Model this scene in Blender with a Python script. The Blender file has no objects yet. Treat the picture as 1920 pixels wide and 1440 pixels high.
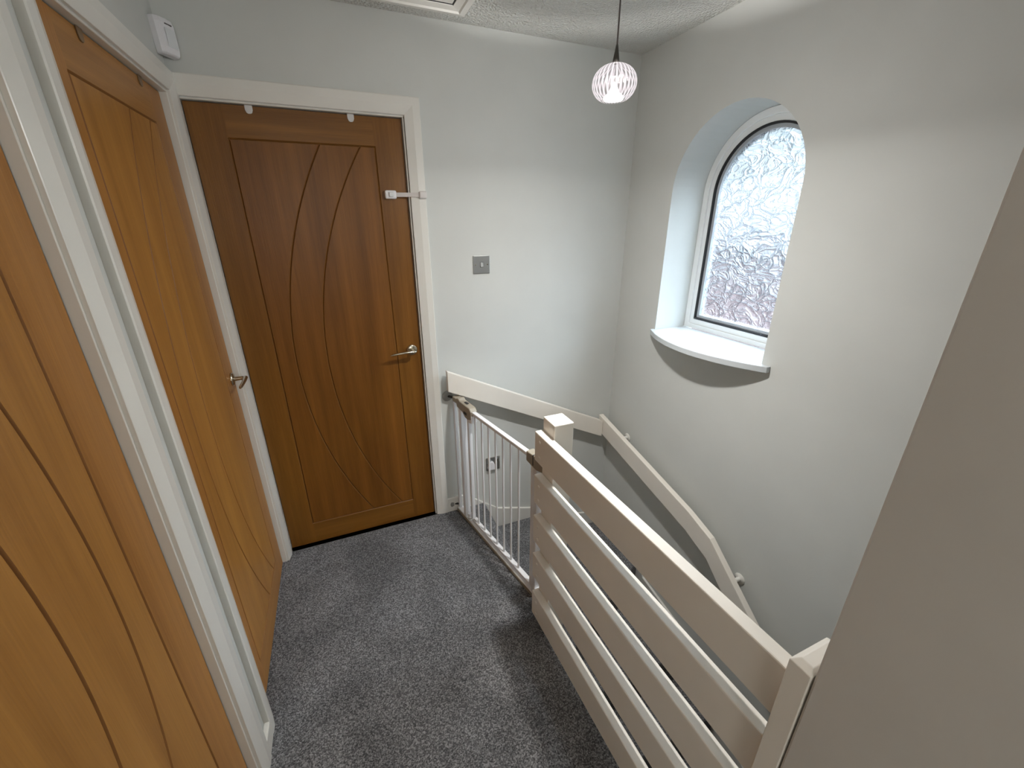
import bpy, bmesh, math, random
from mathutils import Vector, Matrix
random.seed(4)
S = bpy.context.scene
COL = S.collection
PI = math.pi

# ------------------------------------------------------------------ helpers
class MB:
    """collects vertices and faces of ONE mesh"""
    def __init__(s): s.v = []; s.f = []; s.m = []; s.sm = []
    def add(s, vs, fs, mat=0, smooth=False, M=None):
        b = len(s.v)
        s.v += [tuple(M @ Vector(v)) if M else tuple(v) for v in vs]
        for f in fs:
            s.f.append([b + i for i in f]); s.m.append(mat); s.sm.append(smooth)
        return s
    def box(s, a, b, mat=0, M=None):
        x0, y0, z0 = [min(p, q) for p, q in zip(a, b)]; x1, y1, z1 = [max(p, q) for p, q in zip(a, b)]
        vs = [(x0,y0,z0),(x1,y0,z0),(x1,y1,z0),(x0,y1,z0),(x0,y0,z1),(x1,y0,z1),(x1,y1,z1),(x0,y1,z1)]
        fs = [(3,2,1,0),(4,5,6,7),(0,1,5,4),(1,2,6,5),(2,3,7,6),(3,0,4,7)]
        return s.add(vs, fs, mat, M=M)
    def prism(s, pts, d0, d1, axis='z', mat=0, M=None, smooth=False):
        """polygon pts extruded along axis; pts are the two other axes in xyz order"""
        def mk(p, d):
            return {'z': (p[0], p[1], d), 'y': (p[0], d, p[1]), 'x': (d, p[0], p[1])}[axis]
        n = len(pts)
        vs = [mk(p, d0) for p in pts] + [mk(p, d1) for p in pts]
        s.add(vs, [list(range(n))[::-1], list(range(n, 2*n))], mat, M=M)
        b = len(s.v) - 2*n
        for i in range(n):
            j = (i+1) % n
            s.f.append([b+i, b+j, b+n+j, b+n+i]); s.m.append(mat); s.sm.append(smooth)
        return s
    def tube(s, pts, r, n=12, mat=0, cap=True, M=None, flat=1.0):
        """round bar along a polyline; r number or list"""
        P = [Vector(p) for p in pts]; N = len(P)
        R = r if isinstance(r, (list, tuple)) else [r]*N
        vs = []; fs = []
        up = None
        for i in range(N):
            t = (P[min(i+1, N-1)] - P[max(i-1, 0)]).normalized()
            if up is None:
                a = Vector((0,0,1)) if abs(t.z) < .9 else Vector((1,0,0))
                up = (a - t*a.dot(t)).normalized()
            else:
                up = (up - t*up.dot(t)).normalized()
            sd = t.cross(up)
            for k in range(n):
                c = 2*PI*k/n
                vs.append(P[i] + up*(math.cos(c)*R[i]*flat) + sd*(math.sin(c)*R[i]))
        for i in range(N-1):
            for k in range(n):
                k2 = (k+1) % n
                fs.append((i*n+k, i*n+k2, (i+1)*n+k2, (i+1)*n+k))
        s.add(vs, fs, mat, True, M)
        if cap:
            s.add(vs[:n], [list(range(n))[::-1]], mat, False, M)
            s.add(vs[-n:], [list(range(n))], mat, False, M)
        return s
    def lathe(s, prof, n=24, mat=0, M=None, rfun=None):
        """profile of (radius, z) turned about z"""
        vs = []; fs = []
        for r, z in prof:
            for k in range(n):
                a = 2*PI*k/n; rr = r * (rfun(k, n) if rfun and r > 1e-4 else 1)
                vs.append((rr*math.cos(a), rr*math.sin(a), z))
        for i in range(len(prof)-1):
            for k in range(n):
                k2 = (k+1) % n
                fs.append((i*n+k, i*n+k2, (i+1)*n+k2, (i+1)*n+k))
        return s.add(vs, fs, mat, True, M)
    def build(s, name, mats, parent=None, bevel=0, seg=2, loc=None, rot=None, fix=True):
        me = bpy.data.meshes.new(name)
        me.from_pydata(s.v, [], s.f)
        for m in (mats if isinstance(mats, (list, tuple)) else [mats]): me.materials.append(m)
        for p, mi, sm in zip(me.polygons, s.m, s.sm):
            p.material_index = mi; p.use_smooth = sm
        if fix:
            bm = bmesh.new(); bm.from_mesh(me)
            bmesh.ops.recalc_face_normals(bm, faces=bm.faces)
            bm.to_mesh(me); bm.free()
        o = bpy.data.objects.new(name, me); COL.objects.link(o)
        if parent: o.parent = parent
        if loc: o.location = loc
        if rot: o.rotation_euler = rot
        if bevel:
            b = o.modifiers.new('bevel', 'BEVEL'); b.width = bevel; b.segments = seg
            b.limit_method = 'ANGLE'; b.angle_limit = math.radians(40); b.harden_normals = False
        return o

def tag(o, label=None, cat=None, group=None, kind=None):
    if label: o['label'] = label
    if cat: o['category'] = cat
    if group: o['group'] = group
    if kind: o['kind'] = kind
    return o
def empty(name, loc=(0,0,0), rz=0, label=None, cat=None, group=None, kind=None):
    o = bpy.data.objects.new(name, None); COL.objects.link(o)
    o.empty_display_size = .05; o.location = loc; o.rotation_euler = (0,0,rz)
    return tag(o, label, cat, group, kind)
def T(x, y, z): return Matrix.Translation((x, y, z))

# ------------------------------------------------------------------ materials
def new_mat(name):
    m = bpy.data.materials.new(name); m.use_nodes = True
    nt = m.node_tree; b = nt.nodes['Principled BSDF']
    return m, nt, b
def nd(nt, typ, **kw):
    n = nt.nodes.new(typ)
    for k, v in kw.items():
        if k in n.inputs.keys(): n.inputs[k].default_value = v
        else: setattr(n, k, v)
    return n
def ramp(nt, fac, stops):
    r = nt.nodes.new('ShaderNodeValToRGB'); e = r.color_ramp.elements
    while len(e) < len(stops): e.new(.5)
    for el, (p, c) in zip(e, stops):
        el.position = p; el.color = (c[0], c[1], c[2], 1) if not isinstance(c, (int, float)) else (c, c, c, 1)
    nt.links.new(fac, r.inputs['Fac']); return r
def coords(nt, scale, out='Object', rand=False):
    tc = nt.nodes.new('ShaderNodeTexCoord'); mp = nt.nodes.new('ShaderNodeMapping')
    mp.inputs['Scale'].default_value = scale
    nt.links.new(tc.outputs[out], mp.inputs['Vector'])
    if rand:
        oi = nt.nodes.new('ShaderNodeObjectInfo'); mu = nd(nt, 'ShaderNodeMath', operation='MULTIPLY'); mu.inputs[1].default_value = 37.0
        nt.links.new(oi.outputs['Random'], mu.inputs[0])
        cb = nt.nodes.new('ShaderNodeCombineXYZ')
        for k in range(3): nt.links.new(mu.outputs[0], cb.inputs[k])
        nt.links.new(cb.outputs[0], mp.inputs['Location'])
    return mp.outputs['Vector']
def plain(name, col, rough=.5, metal=0, bump=0, bscale=200, spec=.5, var=.03):
    """painted or moulded surface: faint mottling, optional fine bump"""
    m, nt, b = new_mat(name)
    v = coords(nt, (1,1,1))
    n = nd(nt, 'ShaderNodeTexNoise', Scale=6.0, Detail=3.0); nt.links.new(v, n.inputs['Vector'])
    r = ramp(nt, n.outputs['Fac'], [(.3, [c*(1-var) for c in col]), (.7, [min(1, c*(1+var)) for c in col])])
    nt.links.new(r.outputs['Color'], b.inputs['Base Color'])
    b.inputs['Roughness'].default_value = rough; b.inputs['Metallic'].default_value = metal
    b.inputs['Specular IOR Level'].default_value = spec
    if bump:
        n2 = nd(nt, 'ShaderNodeTexNoise', Scale=bscale, Detail=4.0); nt.links.new(v, n2.inputs['Vector'])
        bp = nd(nt, 'ShaderNodeBump', Strength=bump, Distance=.002)
        nt.links.new(n2.outputs['Fac'], bp.inputs['Height']); nt.links.new(bp.outputs['Normal'], b.inputs['Normal'])
    return m
def oak(name, light, dark, horiz=False, rough=.38):
    m, nt, b = new_mat(name)
    sc = (lambda a, l: (l, a, a) if horiz else (a, a, l))
    v1 = coords(nt, sc(9, .45), rand=True); v2 = coords(nt, sc(330, 7), rand=True); v3 = coords(nt, sc(46, 1.1), rand=True)
    n1 = nd(nt, 'ShaderNodeTexNoise', Scale=1.6, Detail=2.0, Distortion=.3); nt.links.new(v1, n1.inputs['Vector'])
    n2 = nd(nt, 'ShaderNodeTexNoise', Scale=1.0, Detail=3.0, Roughness=.6); nt.links.new(v2, n2.inputs['Vector'])
    n3 = nd(nt, 'ShaderNodeTexNoise', Scale=1.0, Detail=2.0); nt.links.new(v3, n3.inputs['Vector'])
    a1 = nd(nt, 'ShaderNodeMath', operation='MULTIPLY_ADD'); a1.inputs[1].default_value = .50; nt.links.new(n1.outputs['Fac'], a1.inputs[0])
    a2 = nd(nt, 'ShaderNodeMath', operation='MULTIPLY_ADD'); a2.inputs[1].default_value = .34; a2.inputs[2].default_value = 0; nt.links.new(n2.outputs['Fac'], a2.inputs[0])
    a3 = nd(nt, 'ShaderNodeMath', operation='MULTIPLY_ADD'); a3.inputs[1].default_value = .32; nt.links.new(n3.outputs['Fac'], a3.inputs[0])
    nt.links.new(a2.outputs[0], a3.inputs[2]); nt.links.new(a3.outputs[0], a1.inputs[2])
    r = ramp(nt, a1.outputs[0], [(.38, dark), (.76, light)])
    nt.links.new(r.outputs['Color'], b.inputs['Base Color'])
    b.inputs['Roughness'].default_value = rough; b.inputs['Specular IOR Level'].default_value = .32
    bp = nd(nt, 'ShaderNodeBump', Strength=.28, Distance=.0012)
    nt.links.new(n2.outputs['Fac'], bp.inputs['Height']); nt.links.new(bp.outputs['Normal'], b.inputs['Normal'])
    return m

M_wall = plain('wall_paint', (.62, .633, .612), .62, bump=.06, bscale=160, spec=.3, var=.015)
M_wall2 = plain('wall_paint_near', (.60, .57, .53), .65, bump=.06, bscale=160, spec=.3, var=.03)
M_gloss = plain('white_gloss_paint', (.76, .745, .70), .30, bump=.03, bscale=60, spec=.5, var=.015)
M_rail = plain('balustrade_satin_paint', (.80, .755, .685), .33, bump=.05, bscale=40, spec=.5, var=.03)
M_upvc = plain('white_upvc', (.82, .84, .84), .25, spec=.5, var=.01)
M_sill = plain('sill_white', (.62, .66, .69), .16, spec=.6, var=.01)
M_black = plain('black_rubber', (.012, .012, .014), .6)
M_gate = plain('gate_white_enamel', (.80, .80, .82), .28, spec=.5, var=.01)
M_taupe = plain('taupe_plastic', (.30, .26, .20), .5, var=.03)
M_clear = plain('grey_cup_plastic', (.27, .27, .26), .35, var=.02)
M_plastic = plain('white_plastic', (.80, .79, .82), .35, var=.01)
M_strap = plain('strap_plastic', (.66, .62, .60), .4, var=.02)
M_chrome = plain('brushed_chrome', (.46, .47, .465), .34, metal=.85, var=.04)
M_dark = plain('dark_gap', (.03, .03, .03), .7)
M_nickel = plain('antique_nickel', (.58, .54, .44), .24, metal=1, var=.05)
M_cord = plain('pendant_cord', (.10, .085, .08), .6)
M_holder = plain('pendant_holder', (.09, .085, .075), .35, metal=.6)
M_slot = plain('sensor_slot', (.10, .09, .09), .5)
M_lens = plain('sensor_lens', (.72, .74, .76), .3)
M_hook = plain('hook_white', (.66, .65, .64), .4)
M_hookd = plain('hook_oak_tone', (.20, .13, .07), .4)
M_concrete = plain('slab', (.3, .29, .28), .9)

def make_ceiling():
    m, nt, b = new_mat('artex_ceiling')
    v = coords(nt, (1,1,1))
    b.inputs['Base Color'].default_value = (.66, .66, .63, 1); b.inputs['Roughness'].default_value = .7
    n = nd(nt, 'ShaderNodeTexNoise', Scale=95.0, Detail=3.0, Distortion=.6); nt.links.new(v, n.inputs['Vector'])
    vo = nd(nt, 'ShaderNodeTexVoronoi', Scale=110.0); nt.links.new(v, vo.inputs['Vector'])
    ad = nd(nt, 'ShaderNodeMath', operation='ADD'); nt.links.new(n.outputs['Fac'], ad.inputs[0]); nt.links.new(vo.outputs['Distance'], ad.inputs[1])
    bp = nd(nt, 'ShaderNodeBump', Strength=1.0, Distance=.006); nt.links.new(ad.outputs[0], bp.inputs['Height'])
    nt.links.new(bp.outputs['Normal'], b.inputs['Normal'])
    return m
M_ceil = make_ceiling()

def make_carpet():
    m, nt, b = new_mat('charcoal_twist_carpet')
    v = coords(nt, (1,1,1))
    n1 = nd(nt, 'ShaderNodeTexNoise', Scale=210.0, Detail=2.0, Roughness=.7); nt.links.new(v, n1.inputs['Vector'])
    n1b = nd(nt, 'ShaderNodeTexVoronoi', Scale=260.0); nt.links.new(v, n1b.inputs['Vector'])
    n2 = nd(nt, 'ShaderNodeTexNoise', Scale=3.2, Detail=4.0, Distortion=.8); nt.links.new(v, n2.inputs['Vector'])
    sepc = nt.nodes.new('ShaderNodeSeparateColor'); nt.links.new(n1b.outputs['Color'], sepc.inputs['Color'])
    mx = nd(nt, 'ShaderNodeMath', operation='MULTIPLY_ADD'); mx.inputs[1].default_value = .45
    nt.links.new(sepc.outputs['Red'], mx.inputs[0])
    h = nd(nt, 'ShaderNodeMath', operation='MULTIPLY'); h.inputs[1].default_value = .6; nt.links.new(n1.outputs['Fac'], h.inputs[0]); nt.links.new(h.outputs[0], mx.inputs[2])
    r = ramp(nt, mx.outputs[0], [(.22, (.038, .039, .042)), (.50, (.124, .125, .130)), (.80, (.34, .34, .35))])
    r2 = ramp(nt, n2.outputs['Fac'], [(.35, .70), (.65, 1.12)])
    ml = nd(nt, 'ShaderNodeMixRGB', blend_type='MULTIPLY'); ml.inputs['Fac'].default_value = 1
    nt.links.new(r.outputs['Color'], ml.inputs['Color1']); nt.links.new(r2.outputs['Color'], ml.inputs['Color2'])
    nt.links.new(ml.outputs['Color'], b.inputs['Base Color'])
    b.inputs['Roughness'].default_value = .95; b.inputs['Specular IOR Level'].default_value = .1
    b.inputs['Sheen Weight'].default_value = .15
    bp = nd(nt, 'ShaderNodeBump', Strength=.7, Distance=.006); nt.links.new(mx.outputs[0], bp.inputs['Height'])
    nt.links.new(bp.outputs['Normal'], b.inputs['Normal'])
    return m
M_carpet = make_carpet()

L1, D1 = (.46, .225, .075), (.27, .115, .032)
OAK = [oak('oak_stile', (.46,.212,.052), (.29,.118,.024)), oak('oak_rail', (.43,.205,.054), (.275,.118,.026), True), oak('oak_panel', (.47,.222,.050), (.30,.126,.025))]
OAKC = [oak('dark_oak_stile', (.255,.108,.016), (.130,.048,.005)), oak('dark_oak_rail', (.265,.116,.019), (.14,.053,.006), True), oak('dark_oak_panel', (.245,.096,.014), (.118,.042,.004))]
M_edge = plain('oak_lipping', (.06, .025, .008), .6)
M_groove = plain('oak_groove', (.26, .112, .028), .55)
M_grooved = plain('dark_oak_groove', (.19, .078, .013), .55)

def make_glass():
    m, nt, b = new_mat('textured_obscure_glass')
    nt.nodes.remove(b)
    out = [n for n in nt.nodes if n.type == 'OUTPUT_MATERIAL'][0]
    v = coords(nt, (1, 9.5, 14.5))
    dn = nd(nt, 'ShaderNodeTexNoise', Scale=.8, Detail=1.0); nt.links.new(v, dn.inputs['Vector'])
    mv = nd(nt, 'ShaderNodeMixRGB', blend_type='ADD'); mv.inputs['Fac'].default_value = 1
    dm = nd(nt, 'ShaderNodeMixRGB', blend_type='MULTIPLY'); dm.inputs['Fac'].default_value = 1; dm.inputs['Color2'].default_value = (2.2, 2.2, 2.2, 1)
    nt.links.new(dn.outputs['Color'], dm.inputs['Color1'])
    nt.links.new(v, mv.inputs['Color1']); nt.links.new(dm.outputs['Color'], mv.inputs['Color2'])
    vo = nd(nt, 'ShaderNodeTexVoronoi', Scale=1.0, feature='DISTANCE_TO_EDGE'); nt.links.new(mv.outputs['Color'], vo.inputs['Vector'])
    v2 = nd(nt, 'ShaderNodeTexVoronoi', Scale=2.1, feature='DISTANCE_TO_EDGE'); nt.links.new(mv.outputs['Color'], v2.inputs['Vector'])
    n2 = nd(nt, 'ShaderNodeTexNoise', Scale=1.2, Detail=2.0, Distortion=3.0); nt.links.new(v, n2.inputs['Vector'])
    r = ramp(nt, vo.outputs['Distance'], [(0, 1.0), (.045, .30), (.20, 0.0)])
    rb = ramp(nt, v2.outputs['Distance'], [(0, .55), (.05, .14), (.22, 0.0)])
    a0 = nd(nt, 'ShaderNodeMath', operation='ADD'); nt.links.new(r.outputs['Color'], a0.inputs[0]); nt.links.new(rb.outputs['Color'], a0.inputs[1])
    ad = nd(nt, 'ShaderNodeMath', operation='MULTIPLY_ADD'); ad.inputs[1].default_value = .4
    nt.links.new(n2.outputs['Fac'], ad.inputs[0]); nt.links.new(a0.outputs[0], ad.inputs[2])
    bp = nd(nt, 'ShaderNodeBump', Strength=1.0, Distance=.022); nt.links.new(ad.outputs[0], bp.inputs['Height'])
    rf = nd(nt, 'ShaderNodeBsdfRefraction', Roughness=.75, IOR=1.17); nt.links.new(bp.outputs['Normal'], rf.inputs['Normal'])
    rt = ramp(nt, vo.outputs['Distance'], [(0, (.52,.55,.58)), (.018, (.86,.89,.90)), (.05, (1, 1, 1))])
    nt.links.new(rt.outputs['Color'], rf.inputs['Color'])
    tr = nd(nt, 'ShaderNodeBsdfTransparent')
    gl = nd(nt, 'ShaderNodeBsdfGlossy', Roughness=.15); nt.links.new(bp.outputs['Normal'], gl.inputs['Normal'])
    m1 = nd(nt, 'ShaderNodeMixShader'); m1.inputs[0].default_value = .10
    nt.links.new(rf.outputs[0], m1.inputs[1]); nt.links.new(tr.outputs[0], m1.inputs[2])
    m2 = nd(nt, 'ShaderNodeMixShader'); m2.inputs[0].default_value = .06
    nt.links.new(m1.outputs[0], m2.inputs[1]); nt.links.new(gl.outputs[0], m2.inputs[2])
    nt.links.new(m2.outputs[0], out.inputs['Surface'])
    return m
M_glass = make_glass()

def make_brick():
    m, nt, b = new_mat('pink_brick')
    v = coords(nt, (1,1,1), 'Object')
    sp = nt.nodes.new('ShaderNodeSeparateXYZ'); nt.links.new(v, sp.inputs[0])
    cb = nt.nodes.new('ShaderNodeCombineXYZ'); nt.links.new(sp.outputs['Y'], cb.inputs['X']); nt.links.new(sp.outputs['Z'], cb.inputs['Y'])
    br = nd(nt, 'ShaderNodeTexBrick', Scale=4.4); nt.links.new(cb.outputs[0], br.inputs['Vector'])
    br.inputs['Color1'].default_value = (.092, .060, .060, 1); br.inputs['Color2'].default_value = (.084, .056, .056, 1); br.inputs['Mortar'].default_value = (.105, .085, .085, 1)
    nt.links.new(br.outputs['Color'], b.inputs['Base Color']); b.inputs['Roughness'].default_value = .9
    return m
M_brick = make_brick()
M_tile = plain('roof_tile', (.038, .040, .044), .95, bump=.3, bscale=20)

def make_shade():
    m, nt, b = new_mat('ribbed_acrylic_shade')
    nt.nodes.remove(b); out = [n for n in nt.nodes if n.type == 'OUTPUT_MATERIAL'][0]
    tc = nt.nodes.new('ShaderNodeTexCoord'); sp = nt.nodes.new('ShaderNodeSeparateXYZ'); nt.links.new(tc.outputs['Object'], sp.inputs[0])
    at = nd(nt, 'ShaderNodeMath', operation='ARCTAN2'); nt.links.new(sp.outputs['Y'], at.inputs[0]); nt.links.new(sp.outputs['X'], at.inputs[1])
    mu = nd(nt, 'ShaderNodeMath', operation='MULTIPLY'); mu.inputs[1].default_value = 30; nt.links.new(at.outputs[0], mu.inputs[0])
    co = nd(nt, 'ShaderNodeMath', operation='COSINE'); nt.links.new(mu.outputs[0], co.inputs[0])
    ma = nd(nt, 'ShaderNodeMath', operation='MULTIPLY_ADD'); ma.inputs[1].default_value = .5; ma.inputs[2].default_value = .5; nt.links.new(co.outputs[0], ma.inputs[0])
    rb = ramp(nt, ma.outputs[0], [(.35, 0.0), (.85, 1.0)])
    lw = nd(nt, 'ShaderNodeLayerWeight', Blend=.28)
    rim = ramp(nt, lw.outputs['Facing'], [(.62, 0.0), (.9, 1.0)])
    mxx = nd(nt, 'ShaderNodeMath', operation='MAXIMUM'); nt.links.new(rb.outputs['Color'], mxx.inputs[0]); nt.links.new(rim.outputs['Color'], mxx.inputs[1])
    em = nd(nt, 'ShaderNodeEmission', Strength=1.2); em.inputs['Color'].default_value = (1, .93, .95, 1)
    tr = nd(nt, 'ShaderNodeBsdfTransparent'); tr.inputs['Color'].default_value = (.93, .90, .92, 1)
    gl = nd(nt, 'ShaderNodeBsdfGlossy', Roughness=.08)
    g = nd(nt, 'ShaderNodeMixShader'); g.inputs[0].default_value = .06; nt.links.new(tr.outputs[0], g.inputs[1]); nt.links.new(gl.outputs[0], g.inputs[2])
    sc = nd(nt, 'ShaderNodeMath', operation='MULTIPLY'); sc.operation = 'MULTIPLY_ADD'; sc.inputs[1].default_value = .68; sc.inputs[2].default_value = .08; nt.links.new(mxx.outputs[0], sc.inputs[0])
    ms = nd(nt, 'ShaderNodeMixShader'); nt.links.new(sc.outputs[0], ms.inputs[0]); nt.links.new(g.outputs[0], ms.inputs[1]); nt.links.new(em.outputs[0], ms.inputs[2])
    nt.links.new(ms.outputs[0], out.inputs['Surface'])
    return m
M_shade = make_shade()
def make_glow(name, col, st):
    m, nt, b = new_mat(name)
    b.inputs['Base Color'].default_value = (*col, 1); b.inputs['Emission Color'].default_value = (*col, 1); b.inputs['Emission Strength'].default_value = st
    return m
M_led = make_glow('led_diffuser', (1, .95, .86), 6)

# ------------------------------------------------------------------ the setting
XL, YB, XR, ZC = -.42, 2.0, 1.519, 2.333          # left wall, back wall, window wall, ceiling
XN, YN = .578, .211                                # near partition: face and end
YF = -2.3                                          # wall behind the camera
ZD = 1.985                                         # door head
ZL = -2.6                                          # floor of the storey below

def struct(mb, name, mats, bevel=0, parent=None, label=None, cat=None, seg=2):
    o = mb.build(name, mats, parent, bevel, seg); 
    return tag(o, label, cat, kind='structure')

# landing floor: carpet on a slab, edge at the first riser
f = MB(); f.box((XL-.12, YF-.1, -.2), (.650, YB, 0))
struct(f, 'floor', M_carpet, .012, label='charcoal grey carpet covering the landing', cat='floor', seg=3)
f = MB(); f.box((XL-.35, YF-.1, -.2), (XL-.12, YB+.35, 0)); f.box((XL-.12, YB, -.2), (.45, YB+.35, -.0)); f.box((XL-.35, .1, 0), (XL-.33, YB+.35, 2.1)); f.box((XL-.35, YB+.33, 0), (.45, YB+.35, 2.1)); f.box((XL-.35, .1, 2.08), (XL-.1, YB+.35, 2.1)); f.box((XL-.1, YB+.1, 2.08), (.45, YB+.35, 2.1)); f.box((XL-.35, .1, 0), (XL-.1, .12, 2.1)); f.box((.43, YB+.1, 0), (.45, YB+.35, 2.1))
struct(f, 'wall_light_block', M_concrete, label='added unseen backing behind the closed doors that blocks sky light', cat='wall')  # unseen shell added behind the doors to stop sky light leaking under them
f = MB(); f.box((.5, YF-.1, ZL-.1), (XR+.1, YB+.1, ZL)); struct(f, 'floor_lower', M_carpet, label='carpeted floor at the foot of the stairs', cat='floor')
# walls
w = MB(); yA0, yA1, yB0, yB1 = .210, .976, 1.168, 1.934
for a, b in ((YF-.1, yA0), (yA1, yB0), (yB1, YB+.1)): w.box((XL-.1, a, 0), (XL, b, ZC))
for a, b in ((yA0, yA1), (yB0, yB1)): w.box((XL-.1, a, ZD+.008), (XL, b, ZC))
struct(w, 'wall_left', M_wall, label='off-white wall holding the two pale oak doors on the left', cat='wall')
xc0, xc1 = -.410, .3585
w = MB(); w.box((XL, YB, 0), (xc0, YB+.1, ZC)); w.box((xc1, YB, ZL), (XR+.3, YB+.1, ZC)); w.box((xc0, YB, ZD+.008), (xc1, YB+.1, ZC))
w.box((XL-.1, YB, -.2), (xc1, YB+.1, 0))
struct(w, 'wall_back', M_wall, label='off-white end wall with the dark oak door and the switch', cat='wall')
# window wall with an arched opening
WC, WR, WZ0, WZ1, WD = 1.368, .31, 1.034, 1.705, .255
def arch_pts(r, z0, n=28, c=WC, zs=WZ1):
    return [(c+r, z0)] + [(c + r*math.cos(PI*k/n), zs + r*math.sin(PI*k/n)) for k in range(n+1)] + [(c-r, z0)]
w = MB(); A = arch_pts(WR, WZ0); n = len(A); h = n//2
for x in (XR, XR+WD):
    vs = [(x, p[0], p[1]) for p in A]; b = len(vs)
    y0, y1 = YF-.1, YB+.1
    vs += [(x, y1, ZL), (x, y1, ZC), (x, WC, ZC), (x, y0, ZC), (x, y0, ZL), (x, WC, ZL), (x, WC, WZ0)]
    top = h
    w.add(vs, [[b+6, b+5, b+0, b+1, b+2] + list(range(top, -1, -1)), [b+5, b+6] + list(range(n-1, top-1, -1)) + [b+2, b+3, b+4]])
Q = A + [(WC, WZ0)]
w.add([(XR, p[0], p[1]) for p in Q] + [(XR+WD, p[0], p[1]) for p in Q], [(i, (i+1) % len(Q), len(Q)+(i+1) % len(Q), len(Q)+i) for i in range(len(Q))])
o = struct(w, 'wall_right', [M_wall], label='off-white stairwell wall with the arched window', cat='wall')
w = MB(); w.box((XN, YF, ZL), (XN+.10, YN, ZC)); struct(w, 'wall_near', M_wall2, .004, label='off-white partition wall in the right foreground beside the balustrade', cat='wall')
w = MB(); w.box((.612, YN, ZL), (.650, 1.16, -.2)); w.box((.612, 1.16, ZL), (.648, YB, -.2)); struct(w, 'wall_stairwell', M_wall, label='wall under the landing edge inside the stairwell', cat='wall')
w = MB(); w.box((XL-.1, YF-.1, ZL), (XR+.1, YF, ZC)); struct(w, 'wall_front', M_wall, label='plain wall behind the viewpoint', cat='wall')
w = MB(); w.box((XL-.1, YF-.1, ZC), (XR+.3, YB+.1, ZC+.1)); struct(w, 'ceiling', M_ceil, label='textured white ceiling over the landing', cat='ceiling')

# baseboards
b_ = MB(); b_.box((XL, 1.041, 0), (XL+.017, 1.112, .066)); struct(b_, 'baseboard_left', M_gloss, .004, label='short stub of white skirting between the two left architraves', cat='skirting board')
b_ = MB()
prof = [(.423, .088), (.52, .088), (.60, .035), (.735, -.068), (.96, -.135), (1.08, -.17), (1.16, -.26), (1.519, -.33), (1.519, -.75), (.80, -.75), (.80, -.42), (.655, -.42), (.423, -.10)]
b_.prism(prof, YB-.015, YB, 'y'); struct(b_, 'baseboard_back', M_gloss, .003, label='white skirting that drops down the end wall as a stair string', cat='skirting board')
b_ = MB(); b_.prism([(1.985, -.33), (1.55, -.36), (1.50, -.48), (1.1, -.55), (-1.1, -2.45), (-1.1, -2.6), (1.1, -.9), (1.985, -.75)], XR-.015, XR, 'x'); struct(b_, 'baseboard_right', M_gloss, .003, label='white stair string along the window wall', cat='skirting board')

# architraves: mitred moulding swept round an opening
PROF = [(0, 0), (0, .008), (.002, .0092), (.032, .0172), (.035, .018), (.062, .018), (.065, .0155), (.065, 0)]
def architrave(name, u0, u1, zt, M, lo=None, hi=None, label=None):
    mb = MB(); st = []
    cl = lambda u: max(lo if lo is not None else -9, min(hi if hi is not None else 9, u))
    for w_, hh in PROF:
        st.append([(cl(u0-w_), -hh, 0), (cl(u0-w_), -hh, zt+w_), (cl(u1+w_), -hh, zt+w_), (cl(u1+w_), -hh, 0)])
    vs = [p for row in st for p in row]; fs = []
    for i in range(len(st)):
        j = (i+1) % len(st)
        for k in range(3): fs.append((i*4+k, i*4+k+1, j*4+k+1, j*4+k))
    fs.append([i*4 for i in range(len(st))]); fs.append([i*4+3 for i in range(len(st))][::-1])
    mb.add(vs, fs, M=M)
    return struct(mb, name, M_gloss, 0, label=label, cat='architrave')
ML = Matrix.Translation((XL, 0, 0)) @ Matrix.Rotation(PI/2, 4, 'Z')      # local x -> +y, local -y -> +x
MBk = Matrix.Translation((0, YB, 0))
architrave('trim_1', yA0, yA1, ZD+.010, ML, label='white architrave round the nearest door on the left')
architrave('trim_2', yB0, yB1, ZD+.010, ML, hi=YB-.004, label='white architrave round the second door on the left')
architrave('trim_3', xc0, xc1, ZD+.010, MBk, lo=XL+.003, label='white architrave round the dark door in the end wall')

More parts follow.
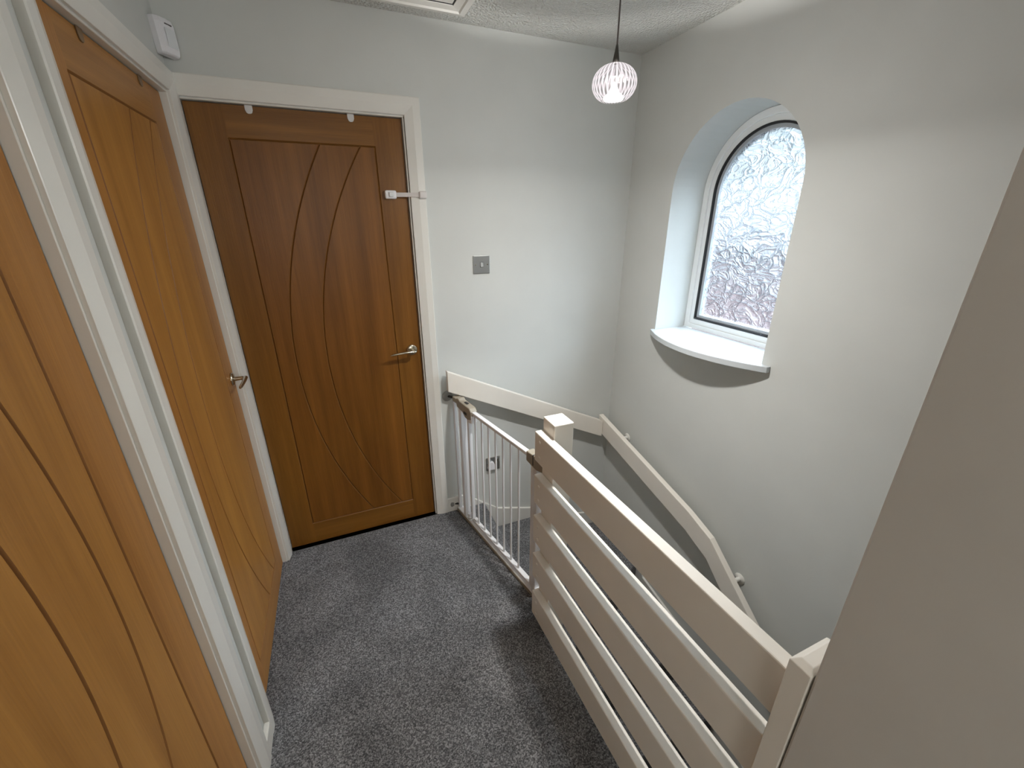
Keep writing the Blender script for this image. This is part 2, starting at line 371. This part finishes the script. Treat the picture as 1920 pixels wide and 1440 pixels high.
# ------------------------------------------------------------------ doors
DW = .750
def door_mesh(mirror, mats):
    w_ = .0038; dep = .0048
    zb, zt = .124, 1.877; pl, pr = .118, .634
    zr = [0.004, zb-w_, zb, zb+w_] + [zb+w_ + (zt-zb-2*w_)*k/64 for k in range(1, 64)] + [zt-w_, zt, zt+w_, ZD]
    zm = (zb+zt)/2
    def arc(z, um, ue):
        s = ue-um; hh = (zt-zb)/2; R = (hh*hh+s*s)/(2*s)
        return um + R - math.sqrt(max(0, R*R - (z-zm)**2))
    rows = []; deps = []
    for z in zr:
        inside = zb - 1e-6 <= z <= zt + 1e-6
        zc_ = min(max(z, zb), zt)
        a1 = arc(zc_, .192, .425); a2 = arc(zc_, .322, .577)
        us = [0, pl-w_, pl, pl+w_, a1-w_, a1, a1+w_, a2-w_, a2, a2+w_, pr-w_, pr, pr+w_, DW]
        if abs(z-zb) < 1e-6 or abs(z-zt) < 1e-6: ds = [0, 0] + [dep]*10 + [0, 0]
        elif inside: ds = [0,0,dep,0,0,dep,0,0,dep,0,0,dep,0,0]
        else: ds = [0]*14
        if not (inside): ds = [0]*14
        rows.append(us); deps.append(ds)
    mb = MB(); vs = []
    nC = 14
    for z, us, ds in zip(zr, rows, deps):
        for u, d in zip(us, ds): vs.append(((DW-u) if mirror else u, d, z))
    for i in range(len(zr)-1):
        for j in range(nC-1):
            fc = (i*nC+j, i*nC+j+1, (i+1)*nC+j+1, (i+1)*nC+j)
            inz = zr[i] >= zb-1e-6 and zr[i+1] <= zt+1e-6
            mat = 0 if (j < 2 or j > 10) else (2 if inz else 1)
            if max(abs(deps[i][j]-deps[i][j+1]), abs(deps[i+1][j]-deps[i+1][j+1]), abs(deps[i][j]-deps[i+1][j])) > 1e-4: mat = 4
            mb.f.append(list(fc if not mirror else fc[::-1])); mb.m.append(mat); mb.sm.append(False)
    mb.v = vs
    # edges and back of the slab
    e = MB()
    b0 = len(mb.v); z0, z1 = zr[0], ZD
    mb.add([(0,0,z0),(DW,0,z0),(DW,0,z1),(0,0,z1),(0,.035,z0),(DW,.035,z0),(DW,.035,z1),(0,.035,z1)],
           [(0,4,5,1),(1,5,6,2),(2,6,7,3),(3,7,4,0),(5,4,7,6)], mat=3)
    return mb
def lever_handle(parent, u, z, sgn):
    """rose and lever on the door face; sgn = direction the lever points along the door width"""
    e = empty('door_handle', (u, 0, z)); e.parent = parent
    R90 = Matrix.Rotation(PI/2, 4, 'X')
    r = MB(); r.lathe([(0, 0), (.026, 0), (.0265, .003), (.0255, .007), (.022, .0095), (.012, .011), (0, .011)], 32, M=R90)
    r.build('handle_rose', M_nickel, e)
    l = MB()
    l.tube([(0, -.009, 0), (0, -.030, 0), (0, -.040, 0)], [.0095, .0085, .0085], 16)
    pts = []; rr = []
    for k in range(13):
        t = k/12; pts.append((sgn*(-.012 + t*.122), -.046 - .006*math.sin(PI*t), .004*math.sin(PI*t*.9) - .007*t*t)); rr.append(.0098 - .0035*t if 0 < k < 12 else (.006 if k == 0 else .004))
    l.tube(pts, rr, 14, flat=.72)
    l.build('handle_lever', M_nickel, e)
    return e
def make_door(name, loc, rz, mirror, mats, hand, label, lining=True):
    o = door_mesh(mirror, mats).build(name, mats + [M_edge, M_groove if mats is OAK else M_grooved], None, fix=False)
    o.location = loc; o.rotation_euler = (0, 0, rz)
    tag(o, label, 'door', kind='structure')
    if hand == 'right': lever_handle(o, DW-.042, .998, -1)
    else: lever_handle(o, .042, .998, 1)
    # lining (jambs, head, stops) framing the slab
    d = -(loc[0]-XL) if rz else (loc[1]-YB)     # how far the face lies behind the wall plane
    g = .003; t = .006
    m = MB(); m.box((-g-t, -d, 0), (-g, .075, ZD+g)); m.box((DW+g, -d, 0), (DW+g+t, .075, ZD+g)); m.box((-g-t, -d, ZD+g), (DW+g+t, .075, ZD+g+t))
    m.box((-g, .037, 0), (.010, .05, ZD+g)); m.box((DW-.010, .037, 0), (DW+g, .05, ZD+g)); m.box((-g, .037, ZD-.01), (DW+g, .05, ZD+g))
    tag(m.build('door_lining', M_gloss, o, .0015, 1), 'white painted door lining')
    return o
XD = -.441
dA = make_door('door_1', (XD, .218, 0), PI/2, True, OAK, 'left', 'pale oak door in the left foreground, cut off by the frame')
dB = make_door('door_2', (XD, 1.176, 0), PI/2, False, OAK, 'right', 'pale oak door seen edge-on, second along the left wall')
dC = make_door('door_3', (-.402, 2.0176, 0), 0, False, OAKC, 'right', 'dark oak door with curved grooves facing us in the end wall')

# ------------------------------------------------------------------ window
wn = empty('window_1', (XR, WC, WZ0), label='arched white window with textured obscure glass above the stairs', cat='window', kind='structure')
def at_win(mb, name, mat, bevel=0): 
    o = mb.build(name, mat, wn, bevel); o.location = (-XR, -WC, -WZ0); return o
def arch_ring(mb, r0, r1, zb0, zb1, x0, x1, n=40):
    """frame following the arch: outer radius r0, inner r1, bottoms zb0 < zb1"""
    O = arch_pts(r0, zb0, n); I = arch_pts(r1, zb1, n); k = len(O)
    vs = [(x0, *p) for p in O] + [(x0, *p) for p in I] + [(x1, *p) for p in O] + [(x1, *p) for p in I]; fs = []
    for i in range(k):
        j = (i+1) % k
        fs += [(i, j, k+j, k+i), (2*k+i, 3*k+i, 3*k+j, 2*k+j), (i, 2*k+i, 2*k+j, j), (k+i, k+j, 3*k+j, 3*k+i)]
    mb.add(vs, fs)
XFR = 1.712
m = MB(); arch_ring(m, WR-.001, WR-.030, 1.0605, 1.084, XFR, XFR+.06); at_win(m, 'window_frame', M_upvc, .003)
m = MB(); arch_ring(m, WR-.029, WR-.056, 1.083, 1.111, XFR+.008, XFR+.055); at_win(m, 'window_sash', M_upvc, .004)
m = MB(); arch_ring(m, WR-.055, WR-.0635, 1.110, 1.119, XFR+.006, XFR+.050); tag(at_win(m, 'gasket', M_black), 'black rubber glazing gasket')
m = MB(); arch_ring(m, WR-.0625, WR-.078, 1.118, 1.133, XFR+.016, XFR+.045); tag(at_win(m, 'glazing_spacer', plain('spacer_grey', (.42,.45,.48), .4)), 'grey spacer bar around the glass edge')
m = MB(); G = arch_pts(WR-.070, 1.122, 40); m.add([(XFR+.030, *p) for p in G], [list(range(len(G)))]); tag(at_win(m, 'glass_pane', M_glass), 'obscure glass with a crinkled leaf texture')
# sill board: bowed front edge
m = MB(); pts = [(XFR, 1.060), (XR, 1.060), (XR, 1.018)]
for k in range(21):
    t = k/20; y = 1.018 + t*(1.692-1.018); pts.append((XR - .020 - .102*(1-(2*t-1)**2), y))
pts += [(XR, 1.692), (XR, 1.676), (XFR, 1.676)]
m.prism(pts, 1.034, 1.060, 'z'); tag(at_win(m, 'window_sill', M_sill, .003), 'white sill board with a bowed front edge')
m = MB(); m.prism(arch_pts(WR+.02, .99), XFR+.055, XFR+.060, 'x')

# ------------------------------------------------------------------ stairs
st = empty('staircase', (.66, 1.1, -.2), label='charcoal carpeted winder staircase turning down behind the gate', cat='stairs', kind='structure')
def step(poly, z):
    mb = MB(); mb.prism(poly, z-.26, z, 'z'); o = mb.build('step', M_carpet, st, .012, 3); o.location = (-.66, -1.1, .2); return o
XS = XR-.0155; YS = YB-.0155; NX = .66; NY = 1.13
step([(.651, 1.17), (.690, 1.10), (.70, 1.14), (1.10, YS), (.651, YS)], -.2)
step([(.70, 1.14), (XS, 1.56), (XS, YS), (1.085, YS)], -.4)
step([(.70, 1.14), (.652, 1.09), (XS, 1.09), (XS, 1.575)], -.6)
for k in range(9):
    y = 1.10 - .225*k; step([(.652, y-.235), (XS, y-.235), (XS, y+.012), (.652, y+.012)], -.8-.2*k)

# ------------------------------------------------------------------ balustrade
bal = empty('balustrade', (.62, .7, 0), label='white painted balustrade of five wide horizontal boards between two posts', cat='balustrade')
def wb(mb, name, mat, parent, bevel=0, seg=2):
    o = mb.build(name, mat, parent, bevel, seg); o.location = tuple(-c for c in parent.location); return o
SX = lambda y: .600 - .0200*y
angR = math.atan(.0200)
for z0, z1 in ((.783, .900), (.600, .721), (.419, .539), (.236, .353), (.031, .152)):
    ya, yb = .2465, 1.170
    mb = MB(); pts = [(SX(ya), ya), (SX(yb), yb), (SX(yb)+.031, yb), (SX(ya)+.031, ya)]
    mb.prism(pts, z0, z1, 'z'); s = wb(mb, 'slat', M_rail, bal, .0035, 2)
    for dz in (.028, .089):
        pm = MB(); pm.lathe([(0, 0), (.0062, 0), (.0062, .0014), (0, .002)], 14, M=T(SX(1.132)+.0004, 1.132, z0+dz) @ Matrix.Rotation(-PI/2, 4, 'Y'))
        p = pm.build('screw_plug', M_rail, s)
nx0 = .6085
mb = MB(); mb.box((nx0, 1.086, -.19), (nx0+.075, 1.169, .951)); wb(mb, 'newel_post', M_rail, bal, .003, 2)
# half newel against the partition with a chamfered top
mb = MB(); a, b, c_, d = .5765, .213, .668, .2475; zt = .955; ch = .010
mb.add([(a,b,0),(c_,b,0),(c_,d,0),(a,d,0),(a,b,zt-ch),(c_,b,zt-ch),(c_,d,zt-ch),(a,d,zt-ch),(a+ch,b+ch*.5,zt),(c_-ch,b+ch*.5,zt),(c_-ch,d-ch,zt),(a+ch,d-ch,zt)],
       [(3,2,1,0),(0,1,5,4),(1,2,6,5),(2,3,7,6),(3,0,4,7),(4,5,9,8),(5,6,10,9),(6,7,11,10),(7,4,8,11),(8,9,10,11)])
wb(mb, 'newel_post', M_rail, bal, .0015, 2)

# ------------------------------------------------------------------ handrails on the walls
hr = empty('handrail', (.95, 1.955, .6), label='white board handrail sloping down the end wall beside the dark door', cat='handrail')
mb = MB(); mb.prism([(.457, .885), (1.418, .4255), (1.432, .414), (1.432, .309), (.457, .774)], 1.940, 1.970, 'y'); wb(mb, 'rail_board', M_rail, hr, .003)
for x in (.62, 1.25):
    z = .885 - (x-.457)*.4815 - .055
    mb = MB(); mb.tube([(x, 1.968, z), (x, YB, z)], .012, 14); mb.lathe([(0,0),(.03,0),(.03,.004),(0,.004)], 20, M=T(x, YB-.0005, z) @ Matrix.Rotation(PI/2, 4, 'X')); wb(mb, 'bracket', M_gloss, hr)
hr2 = empty('handrail', (1.45, 1.0, .2), label='white cranked board handrail on the wall below the arched window', cat='handrail')
topl = [(1.990, .443), (1.20, .263), (1.055, .214), (.803, .0055), (0.0, -.661)]
offs = [.110, .112, .118, .137, .137]
pts = topl + [(y, z-o_) for (y, z), o_ in list(zip(topl, offs))[::-1]]
mb = MB(); mb.prism(pts, 1.435, 1.465, 'x'); wb(mb, 'rail_board', M_rail, hr2, .003)
for y, z in ((1.80, .355), (.93, .06)):
    mb = MB(); mb.tube([(1.463, y, z), (1.50, y, z), (XR, y, z)], .010, 14); mb.lathe([(0,0),(.026,0),(.026,.005),(0,.005)], 20, M=T(XR+.0005, y, z) @ Matrix.Rotation(-PI/2, 4, 'Y'))
    wb(mb, 'bracket', M_gloss, hr2)

# ------------------------------------------------------------------ safety gate
ga, gb = Vector((.490, 2.0, 0)), Vector((.657, 1.170, 0))
gt = (gb-ga).normalized(); ang = math.atan2(gt.y, gt.x)
gate = empty('safety_gate', tuple(ga), ang, label='white metal stair gate with vertical bars and taupe catches', cat='safety gate')
# local x runs from the end wall to the newel; local +y is towards the stairs, -y the landing
LG = (gb-ga).length
def gp(mb, name, mat, bevel=0, parent=None, label=None):
    o = mb.build(name, mat, parent or gate, bevel, 2); tag(o, label); return o
def vpost(x, w_, d_, z0, z1, y=0): 
    mb = MB(); mb.box((x-w_/2, y-d_/2, z0), (x+w_/2, y+d_/2, z1)); return mb
mb = MB()                                         # U frame: two uprights and the floor bar
mb.box((.018, -.009, .018), (.036, .009, .70)); mb.box((.098, -.017, .018), (.125, .017, .705)); mb.box((LG-.108, -.015, .018), (LG-.082, .015, .69))
mb.box((.018, -.016, .010), (LG-.05, .016, .026)); mb.box((LG-.046, -.012, .012), (LG-.030, .012, .70))
gp(mb, 'gate_frame', M_gate, .004)
mb = MB(); mb.box((.02, -.019, .004), (LG-.03, -.016, .020)); gp(mb, 'floor_bar_trim', M_taupe, .001, label='taupe lower edge of the floor bar')
leaf = gp(vpost(.186, .016, .022, .050, .715), 'gate_leaf', M_gate, .004)
mb = MB(); mb.box((.19, -.011, .705), (LG-.105, .011, .722)); gp(mb, 'top_rail', M_gate, .003, leaf)
mb = MB(); mb.box((.19, -.012, .040), (LG-.105, .012, .054)); gp(mb, 'bottom_rail', M_gate, .003, leaf)
mb = vpost(LG-.118, .016, .024, .050, .715); gp(mb, 'end_stile', M_gate, .004, leaf)
bar0 = None
for k in range(7):
    x = .247 + .0625*k
    if bar0 is None:
        mb = MB(); mb.tube([(0, 0, .05), (0, 0, .71)], .0048, 12); bar0 = gp(mb, 'bar', M_gate, 0, leaf); bar0.location = (x, 0, 0)
    else:
        c2 = bar0.copy(); COL.objects.link(c2); c2.parent = leaf; c2.location = (x, 0, 0)
mb = MB(); mb.prism([(.040, .716), (.085, .714), (.088, .700), (.150, .690), (.170, .672), (.200, .668), (.236, .680), (.238, .722), (.222, .738), (.118, .742), (.112, .750), (.090, .750), (.086, .742), (.040, .742)], -.019, .019, 'y')
latch = gp(mb, 'latch_housing', M_taupe, .005, label='taupe latch housing at the wall end of the gate')
mb = MB(); mb.box((.150, -.006, .7415), (.178, .006, .7455)); gp(mb, 'release_button', M_dark, .001, latch, 'dark release slide')
mb = MB(); mb.box((.165, -.0205, .690), (.195, -.0185, .703)); gp(mb, 'latch_slot', M_dark, 0, latch)
mb = MB(); mb.prism([(.200, .655), (.236, .660), (.2395, .700), (.200, .700)], -.017, .017, 'y'); gp(mb, 'leaf_shoe', M_gate, .003, latch, 'white shoe under the latch')
mb = MB(); mb.prism([(LG-.150, .690), (LG-.085, .676), (LG-.012, .690), (LG-.012, .716), (LG-.085, .735), (LG-.150, .735)], -.018, .018, 'y'); hg = gp(mb, 'hinge_housing', M_taupe, .004, label='taupe hinge housing beside the newel post')
mb = MB(); mb.box((LG-.105, -.0195, .690), (LG-.101, .0195, .7365)); gp(mb, 'hinge_seam', M_dark, 0, hg)
RY = Matrix.Rotation(PI/2, 4, 'Y')
for z in (.730, .045):
    for end in (0, 1):
        mb = MB(); x = .0 if end == 0 else LG
        s_ = 1 if end == 0 else -1
        tl = (.045 if z > .1 else .020) if end == 0 else .018
        yo = -.026 if end == 0 else 0
        mb.tube([(x+s_*.004, yo, z), (x+s_*tl, yo*.25, z)], .006, 12)
        thr = gp(mb, 'pressure_bolt', M_dark, label='dark threaded pressure bolt')
        mb = MB(); mb.lathe([(0, 0), (.029, 0), (.030, .006), (.026, .011), (.012, .014), (0, .014)], 28, M=T(x + (-.005 if end == 0 else 0), yo, z) @ Matrix.Rotation(s_*PI/2, 4, 'Y') )
        gp(mb, 'wall_cup', M_clear, 0, thr, 'translucent grey wall cup')
mb = MB(); mb.tube([(.150, -.004, .010), (.150, -.004, .034)], .010, 14); low = gp(mb, 'lower_catch', M_taupe, label='taupe lower catch')
mb = MB(); mb.tube([(.150, -.004, .034), (.150, -.004, .060)], .012, 14); gp(mb, 'catch_cap', M_gate, 0, low, 'white cap on the lower catch')
mb = MB(); mb.box((.205, -.010, .056), (.232, .010, .066)); gp(mb, 'lower_guide', M_gate, .002)
mb = MB(); mb.prism([(LG-.10, .026), (LG-.035, .026), (LG-.035, .075), (LG-.10, .048)], -.012, .012, 'y'); gp(mb, 'lower_hinge', M_gate, .003)

# ------------------------------------------------------------------ things on the end wall
sw = empty('light_switch', (.675, YB, 1.393), label='brushed chrome single light switch on the end wall', cat='light switch')
mb = MB(); mb.box((-.043, -.0065, -.043), (.043, 0, .043)); gp_ = mb.build('switch_plate', M_chrome, sw, .003)
mb = MB(); mb.prism([(-.008, -.0125), (.008, -.0125), (.008, .0125), (-.008, .0125)], -.0085, -.006, 'y'); fr = mb.build('rocker_surround', M_dark, sw)
mb = MB(); mb.add([(-.0068,-.0085,-.011),(.0068,-.0085,-.011),(.0068,-.0085,.011),(-.0068,-.0085,.011),(-.0068,-.0125,-.011),(.0068,-.0125,-.011),(.0068,-.0095,.011),(-.0068,-.0095,.011)], [(3,2,1,0),(4,5,6,7),(0,1,5,4),(1,2,6,5),(2,3,7,6),(3,0,4,7)]); mb.build('rocker', M_chrome, sw, .0008)
for x in (-.030, .030):
    mb = MB(); mb.lathe([(0,0),(.003,0),(.003,.0012),(0,.0016)], 14, M=T(x, -.0063, 0) @ Matrix.Rotation(PI/2, 4, 'X')); mb.build('screw', M_nickel, sw)
so = empty('wall_socket', (.711, YB, .254), label='brushed chrome wall socket low on the end wall behind the gate bars', cat='socket')
mb = MB(); mb.box((-.043, -.007, -.043), (.043, 0, .043)); mb.build('socket_plate', plain('socket_chrome', (.30,.29,.27), .36, metal=.8), so, .003)
mb = MB(); mb.box((-.041, -.0076, .008), (.041, -.0068, .040)); mb.build('socket_switch_panel', M_chrome, so, .001)
mb = MB(); mb.box((.020, -.010, .010), (.033, -.0075, .030)); mb.build('switch_rocker', M_nickel, so, .001)
pc = MB(); pp = []
for k in range(24):
    a = 2*PI*k/24; r = .026*(1 - .20*math.cos(3*(a-PI/2)+PI)); pp.append((-.010 + r*math.cos(a)*.92, -.012 + r*math.sin(a)*1.05))
pc.prism(pp, -.020, -.0068, 'y'); pl = pc.build('plug_cover', M_plastic, None, .003); pl.location = (.711, YB, .254)
tag(pl, 'white plastic safety cover pushed into the low wall socket', 'plug cover')

# child latch across the dark door and its architrave
cl = empty('child_lock', (.34, 1.982, 1.698), label='white adhesive child lock strapping the dark door to its architrave', cat='child lock')
def pad(name, x0, x1, y0, y1, h_, mat, lab=None):
    mb = MB(); mb.box((x0-.34, y0-1.982, -h_/2), (x1-.34, y1-1.982, h_/2)); return tag(mb.build(name, mat, cl, .006, 3), lab)
p1 = pad('lock_base', .252, .300, 1.997, 2.0176, .034, M_plastic)
mb = MB(); mb.box((-.072, .008, -.009), (-.052, .0155, .009)); mb.build('release_button', M_lens, p1, .003)
pad('lock_pad', .392, .426, 1.968, 1.982, .030, M_strap, 'pale grey end pad')
mb = MB(); mb.prism([(-.045, .018), (.056, -.008), (.056, -.0055), (-.045, .0215)], -.0085, .0085, 'z'); tag(mb.build('strap', M_strap, cl), 'pale flexible strap')

# over-door hooks showing as small tabs at the door heads
def hook(x, y, nrm, mat, label, group):
    mb = MB(); pts = [(-.0125, 1.9875), (-.0125, 1.972), (-.009, 1.963), (-.004, 1.960), (.004, 1.960), (.009, 1.963), (.0125, 1.972), (.0125, 1.9875)]
    M = T(x, y, 0) @ Matrix.Rotation(nrm, 4, 'Z')
    mb.prism(pts, -.0035, 0, 'y', M=M)
    o = mb.build('door_hook', mat, None, .001); tag(o, label, 'door hook', group); return o
hook(-.200, 2.0174, 0, M_hook, 'small white over-door hook tab at the upper left of the dark door', 'over-door hook tabs')
hook(.152, 2.0174, 0, M_hook, 'small white over-door hook tab at the upper middle of the dark door', 'over-door hook tabs')
hook(XD+.0002, 1.409, PI/2, M_hookd, 'brown hook tab over the pale door top, nearer the viewer', 'over-door hook tabs')
hook(XD+.0002, 1.755, PI/2, M_hookd, 'brown hook tab over the pale door top, nearer the corner', 'over-door hook tabs')

# corner motion sensor
pr = empty('motion_sensor', (-.392, 1.960, 2.145), math.atan2(.48, .87) + PI/2 - PI/2, label='white alarm motion sensor in the corner above the doors', cat='motion sensor')
pr.rotation_euler = (0, 0, math.atan2(.87, .48))          # local x along its width, local -y faces the room
mb = MB(); prof = [(-.038, .012), (-.036, -.008), (-.026, -.018), (0, -.022), (.026, -.018), (.036, -.008), (.038, .012)]
n = len(prof); vs = []
for z, s_, dy in ((-.050, .80, .006), (-.046, .93, .001), (-.030, 1, 0), (.035, 1, .002), (.050, .96, .006)):
    vs += [(x*s_, y*s_+dy, z) for x, y in prof]
fs = [(r*n+i, r*n+(i+1) % n, (r+1)*n+(i+1) % n, (r+1)*n+i) for r in range(4) for i in range(n)] + [list(range(n))[::-1], list(range(4*n, 5*n))]
mb.add(vs, fs); mb.build('sensor_case', M_plastic, pr, .004)
mb = MB(); mb.box((-.018, -.0228, -.030), (.018, -.0200, .022)); mb.build('sensor_lens', M_lens, pr, .002)
mb = MB(); mb.box((-.012, -.0215, .0315), (.012, -.0185, .0345)); mb.build('indicator_slot', M_slot, pr)

# loft hatch
hx0, hx1, hy0, hy1 = -.10, .607, 1.20, 1.912
lh = empty('loft_hatch', ((hx0+hx1)/2, (hy0+hy1)/2, ZC), label='white framed loft hatch in the ceiling at the top edge', cat='loft hatch')
mb = MB(); prof = [(0, 0), (.005, -.014), (.030, -.018), (.034, -.012), (.062, -.009), (.062, 0)]; st_ = []
for w_, d_ in prof: st_ += [(hx0+w_, hy0+w_, d_), (hx1-w_, hy0+w_, d_), (hx1-w_, hy1-w_, d_), (hx0+w_, hy1-w_, d_)]
k = len(prof)
fs = [(i*4+j, i*4+(j+1) % 4, ((i+1) % k)*4+(j+1) % 4, ((i+1) % k)*4+j) for i in range(k) for j in range(4)]
mb.add([(x-(hx0+hx1)/2, y-(hy0+hy1)/2, z) for x, y, z in st_], fs); mb.build('hatch_frame', M_gloss, lh)
mb = MB(); wx, wy = (hx1-hx0)/2-.066, (hy1-hy0)/2-.066; mb.box((-wx, -wy, -.005), (wx, wy, 0)); mb.build('hatch_panel', M_gloss, lh, .001)
mb = MB(); 
for a, b in (((-wx-.004, -wy-.004), (wx+.004, -wy)), ((-wx-.004, wy), (wx+.004, wy+.004)), ((-wx-.004, -wy), (-wx, wy)), ((wx, -wy), (wx+.004, wy))): mb.box((*a, -.0062), (*b, 0))
mb.build('hatch_seal', M_black, lh)

# ------------------------------------------------------------------ pendant lamp
PX, PY, PZ = .790, 1.150, 1.941
pd = empty('pendant_lamp', (PX, PY, PZ), label='lit pendant lamp with a ribbed clear globe hanging on a thin cord', cat='pendant lamp')
mb = MB(); mb.tube([(0, 0, .085), (0, 0, ZC-PZ-.02)], .0022, 8); mb.build('cord', M_cord, pd)
mb = MB(); mb.lathe([(0, .088), (.003, .088), (.0045, .078), (.0085, .056), (.0095, .048), (0, .048)], 20); mb.build('lamp_holder', M_holder, pd)
mb = MB(); mb.lathe([(0, -.03), (.02, -.03), (.045, -.012), (.05, 0), (0, 0)], 28, M=T(0, 0, ZC-PZ)); mb.build('ceiling_rose', M_chrome, pd)
prof = []
for k in range(25):
    a = -58 + (86+58)*k/24; a = math.radians(a); prof.append((.0600*math.cos(a)**.85, .0455*math.sin(a)))
mb = MB(); mb.lathe(prof, 120, rfun=lambda k, n: 1 + .012*math.cos(30*2*PI*k/n)); sh = mb.build('lamp_shade', M_shade, pd, fix=False)
mb = MB(); mb.lathe([(0, -.0375), (.026, -.0375), (.028, -.034), (.026, -.030), (.016, -.022), (.010, -.010), (.006, .0), (0, .004)], 28); mb.build('led_core', M_led, pd)
# what the lamp gives off: strong below the rim, weaker above, with a bright ring at the globe's shoulder
ld = bpy.data.lights.new('pendant_light', 'POINT'); ld.energy = 78; ld.color = (1, .985, .95); ld.shadow_soft_size = .034
lo = bpy.data.objects.new('pendant_light', ld); COL.objects.link(lo); lo.parent = pd; lo.location = (0, 0, -.030-.014)
ld.use_nodes = True; nt = ld.node_tree; em = [n for n in nt.nodes if n.type == 'EMISSION'][0]
ge = nt.nodes.new('ShaderNodeNewGeometry'); sp = nt.nodes.new('ShaderNodeSeparateXYZ'); nt.links.new(ge.outputs['Incoming'], sp.inputs[0])
ma = nd(nt, 'ShaderNodeMath', operation='MULTIPLY_ADD'); ma.inputs[1].default_value = .5; ma.inputs[2].default_value = .5; nt.links.new(sp.outputs['Z'], ma.inputs[0])
hz = lambda deg: .5 + .5*math.sin(math.radians(deg))
rp = ramp(nt, ma.outputs[0], [(0, 1.0), (hz(-60), .95), (hz(-45), .60), (hz(-25), .36), (hz(-7.5), .20), (hz(-3.5), .132), (hz(25.5), .128), (hz(29.5), .52), (hz(31), .52), (hz(36), .13), (1, .14)])
nt.links.new(rp.outputs['Color'], em.inputs['Strength'])

# ------------------------------------------------------------------ outside
mb = MB(); mb.box((0, -5, -3.2), (.2, 7, -.62)); hs = empty('neighbouring_house', (4.9, 1.5, 1.30), label='pink brick house wall seen blurred through the window glass', cat='house')
mb.build('brick_wall', M_brick, hs)
mb = MB(); mb.box((0, -5, -.62), (.2, 7, -.05)); mb.build('rendered_wall', plain('pale_render', (.098, .088, .090), .9), hs)
mb = MB(); mb.prism([(-.25, 0), (2.2, 1.0), (2.2, .9), (-.1, -.08)], -5, 7, 'y'); mb.build('roof', M_tile, hs)

W = bpy.data.worlds.new('sky'); S.world = W; W.use_nodes = True; nt = W.node_tree; bg = nt.nodes['Background']
tc = nt.nodes.new('ShaderNodeTexCoord'); sp = nt.nodes.new('ShaderNodeSeparateXYZ'); nt.links.new(tc.outputs['Generated'], sp.inputs[0])
r = ramp(nt, sp.outputs['Z'], [(0, (.0135, .0155, .0163)), (.20, (.0142, .0180, .0198)), (.33, (.018, .022, .024)), (.52, (.62, .78, .93)), (.80, (.80, .92, 1.0)), (1, (.55, .72, .92))])
nt.links.new(r.outputs['Color'], bg.inputs['Color']); bg.inputs['Strength'].default_value = 40
# daylight arriving at the opening (portal only guides the sky sampling)
pl_ = bpy.data.lights.new('window_portal', 'AREA'); pl_.shape = 'RECTANGLE'; pl_.size = .7; pl_.size_y = 1.05; pl_.cycles.is_portal = True
po = bpy.data.objects.new('window_portal', pl_); COL.objects.link(po); po.location = (XR+.30, WC, 1.53); po.rotation_euler = (0, PI/2, 0)
# light from the rest of the landing, behind the viewpoint
fl = bpy.data.lights.new('landing_light', 'POINT'); fl.energy = 30; fl.color = (1, .985, .955); fl.shadow_soft_size = .25
fo = bpy.data.objects.new('landing_light', fl); COL.objects.link(fo); fo.location = (-.17, -1.95, 1.70)

# ------------------------------------------------------------------ camera and colour
cd = bpy.data.cameras.new('camera'); cd.sensor_fit = 'HORIZONTAL'; cd.sensor_width = 36; cd.lens = 776.54/1920*36; cd.clip_start = .02
co = bpy.data.objects.new('camera', cd); COL.objects.link(co)
co.matrix_world = T(0, 0, 1.5866) @ Matrix.Rotation(math.radians(-22.705), 4, 'Z') @ Matrix.Rotation(math.radians(90-21.352), 4, 'X') @ Matrix.Rotation(math.radians(-.169), 4, 'Z')
S.camera = co
S.view_settings.view_transform = 'Standard'; S.view_settings.look = 'None'; S.view_settings.exposure = 0; S.view_settings.gamma = 1
S.cycles.use_denoising = True
S.cycles.max_bounces = 10; S.cycles.diffuse_bounces = 6; S.cycles.transparent_max_bounces = 12
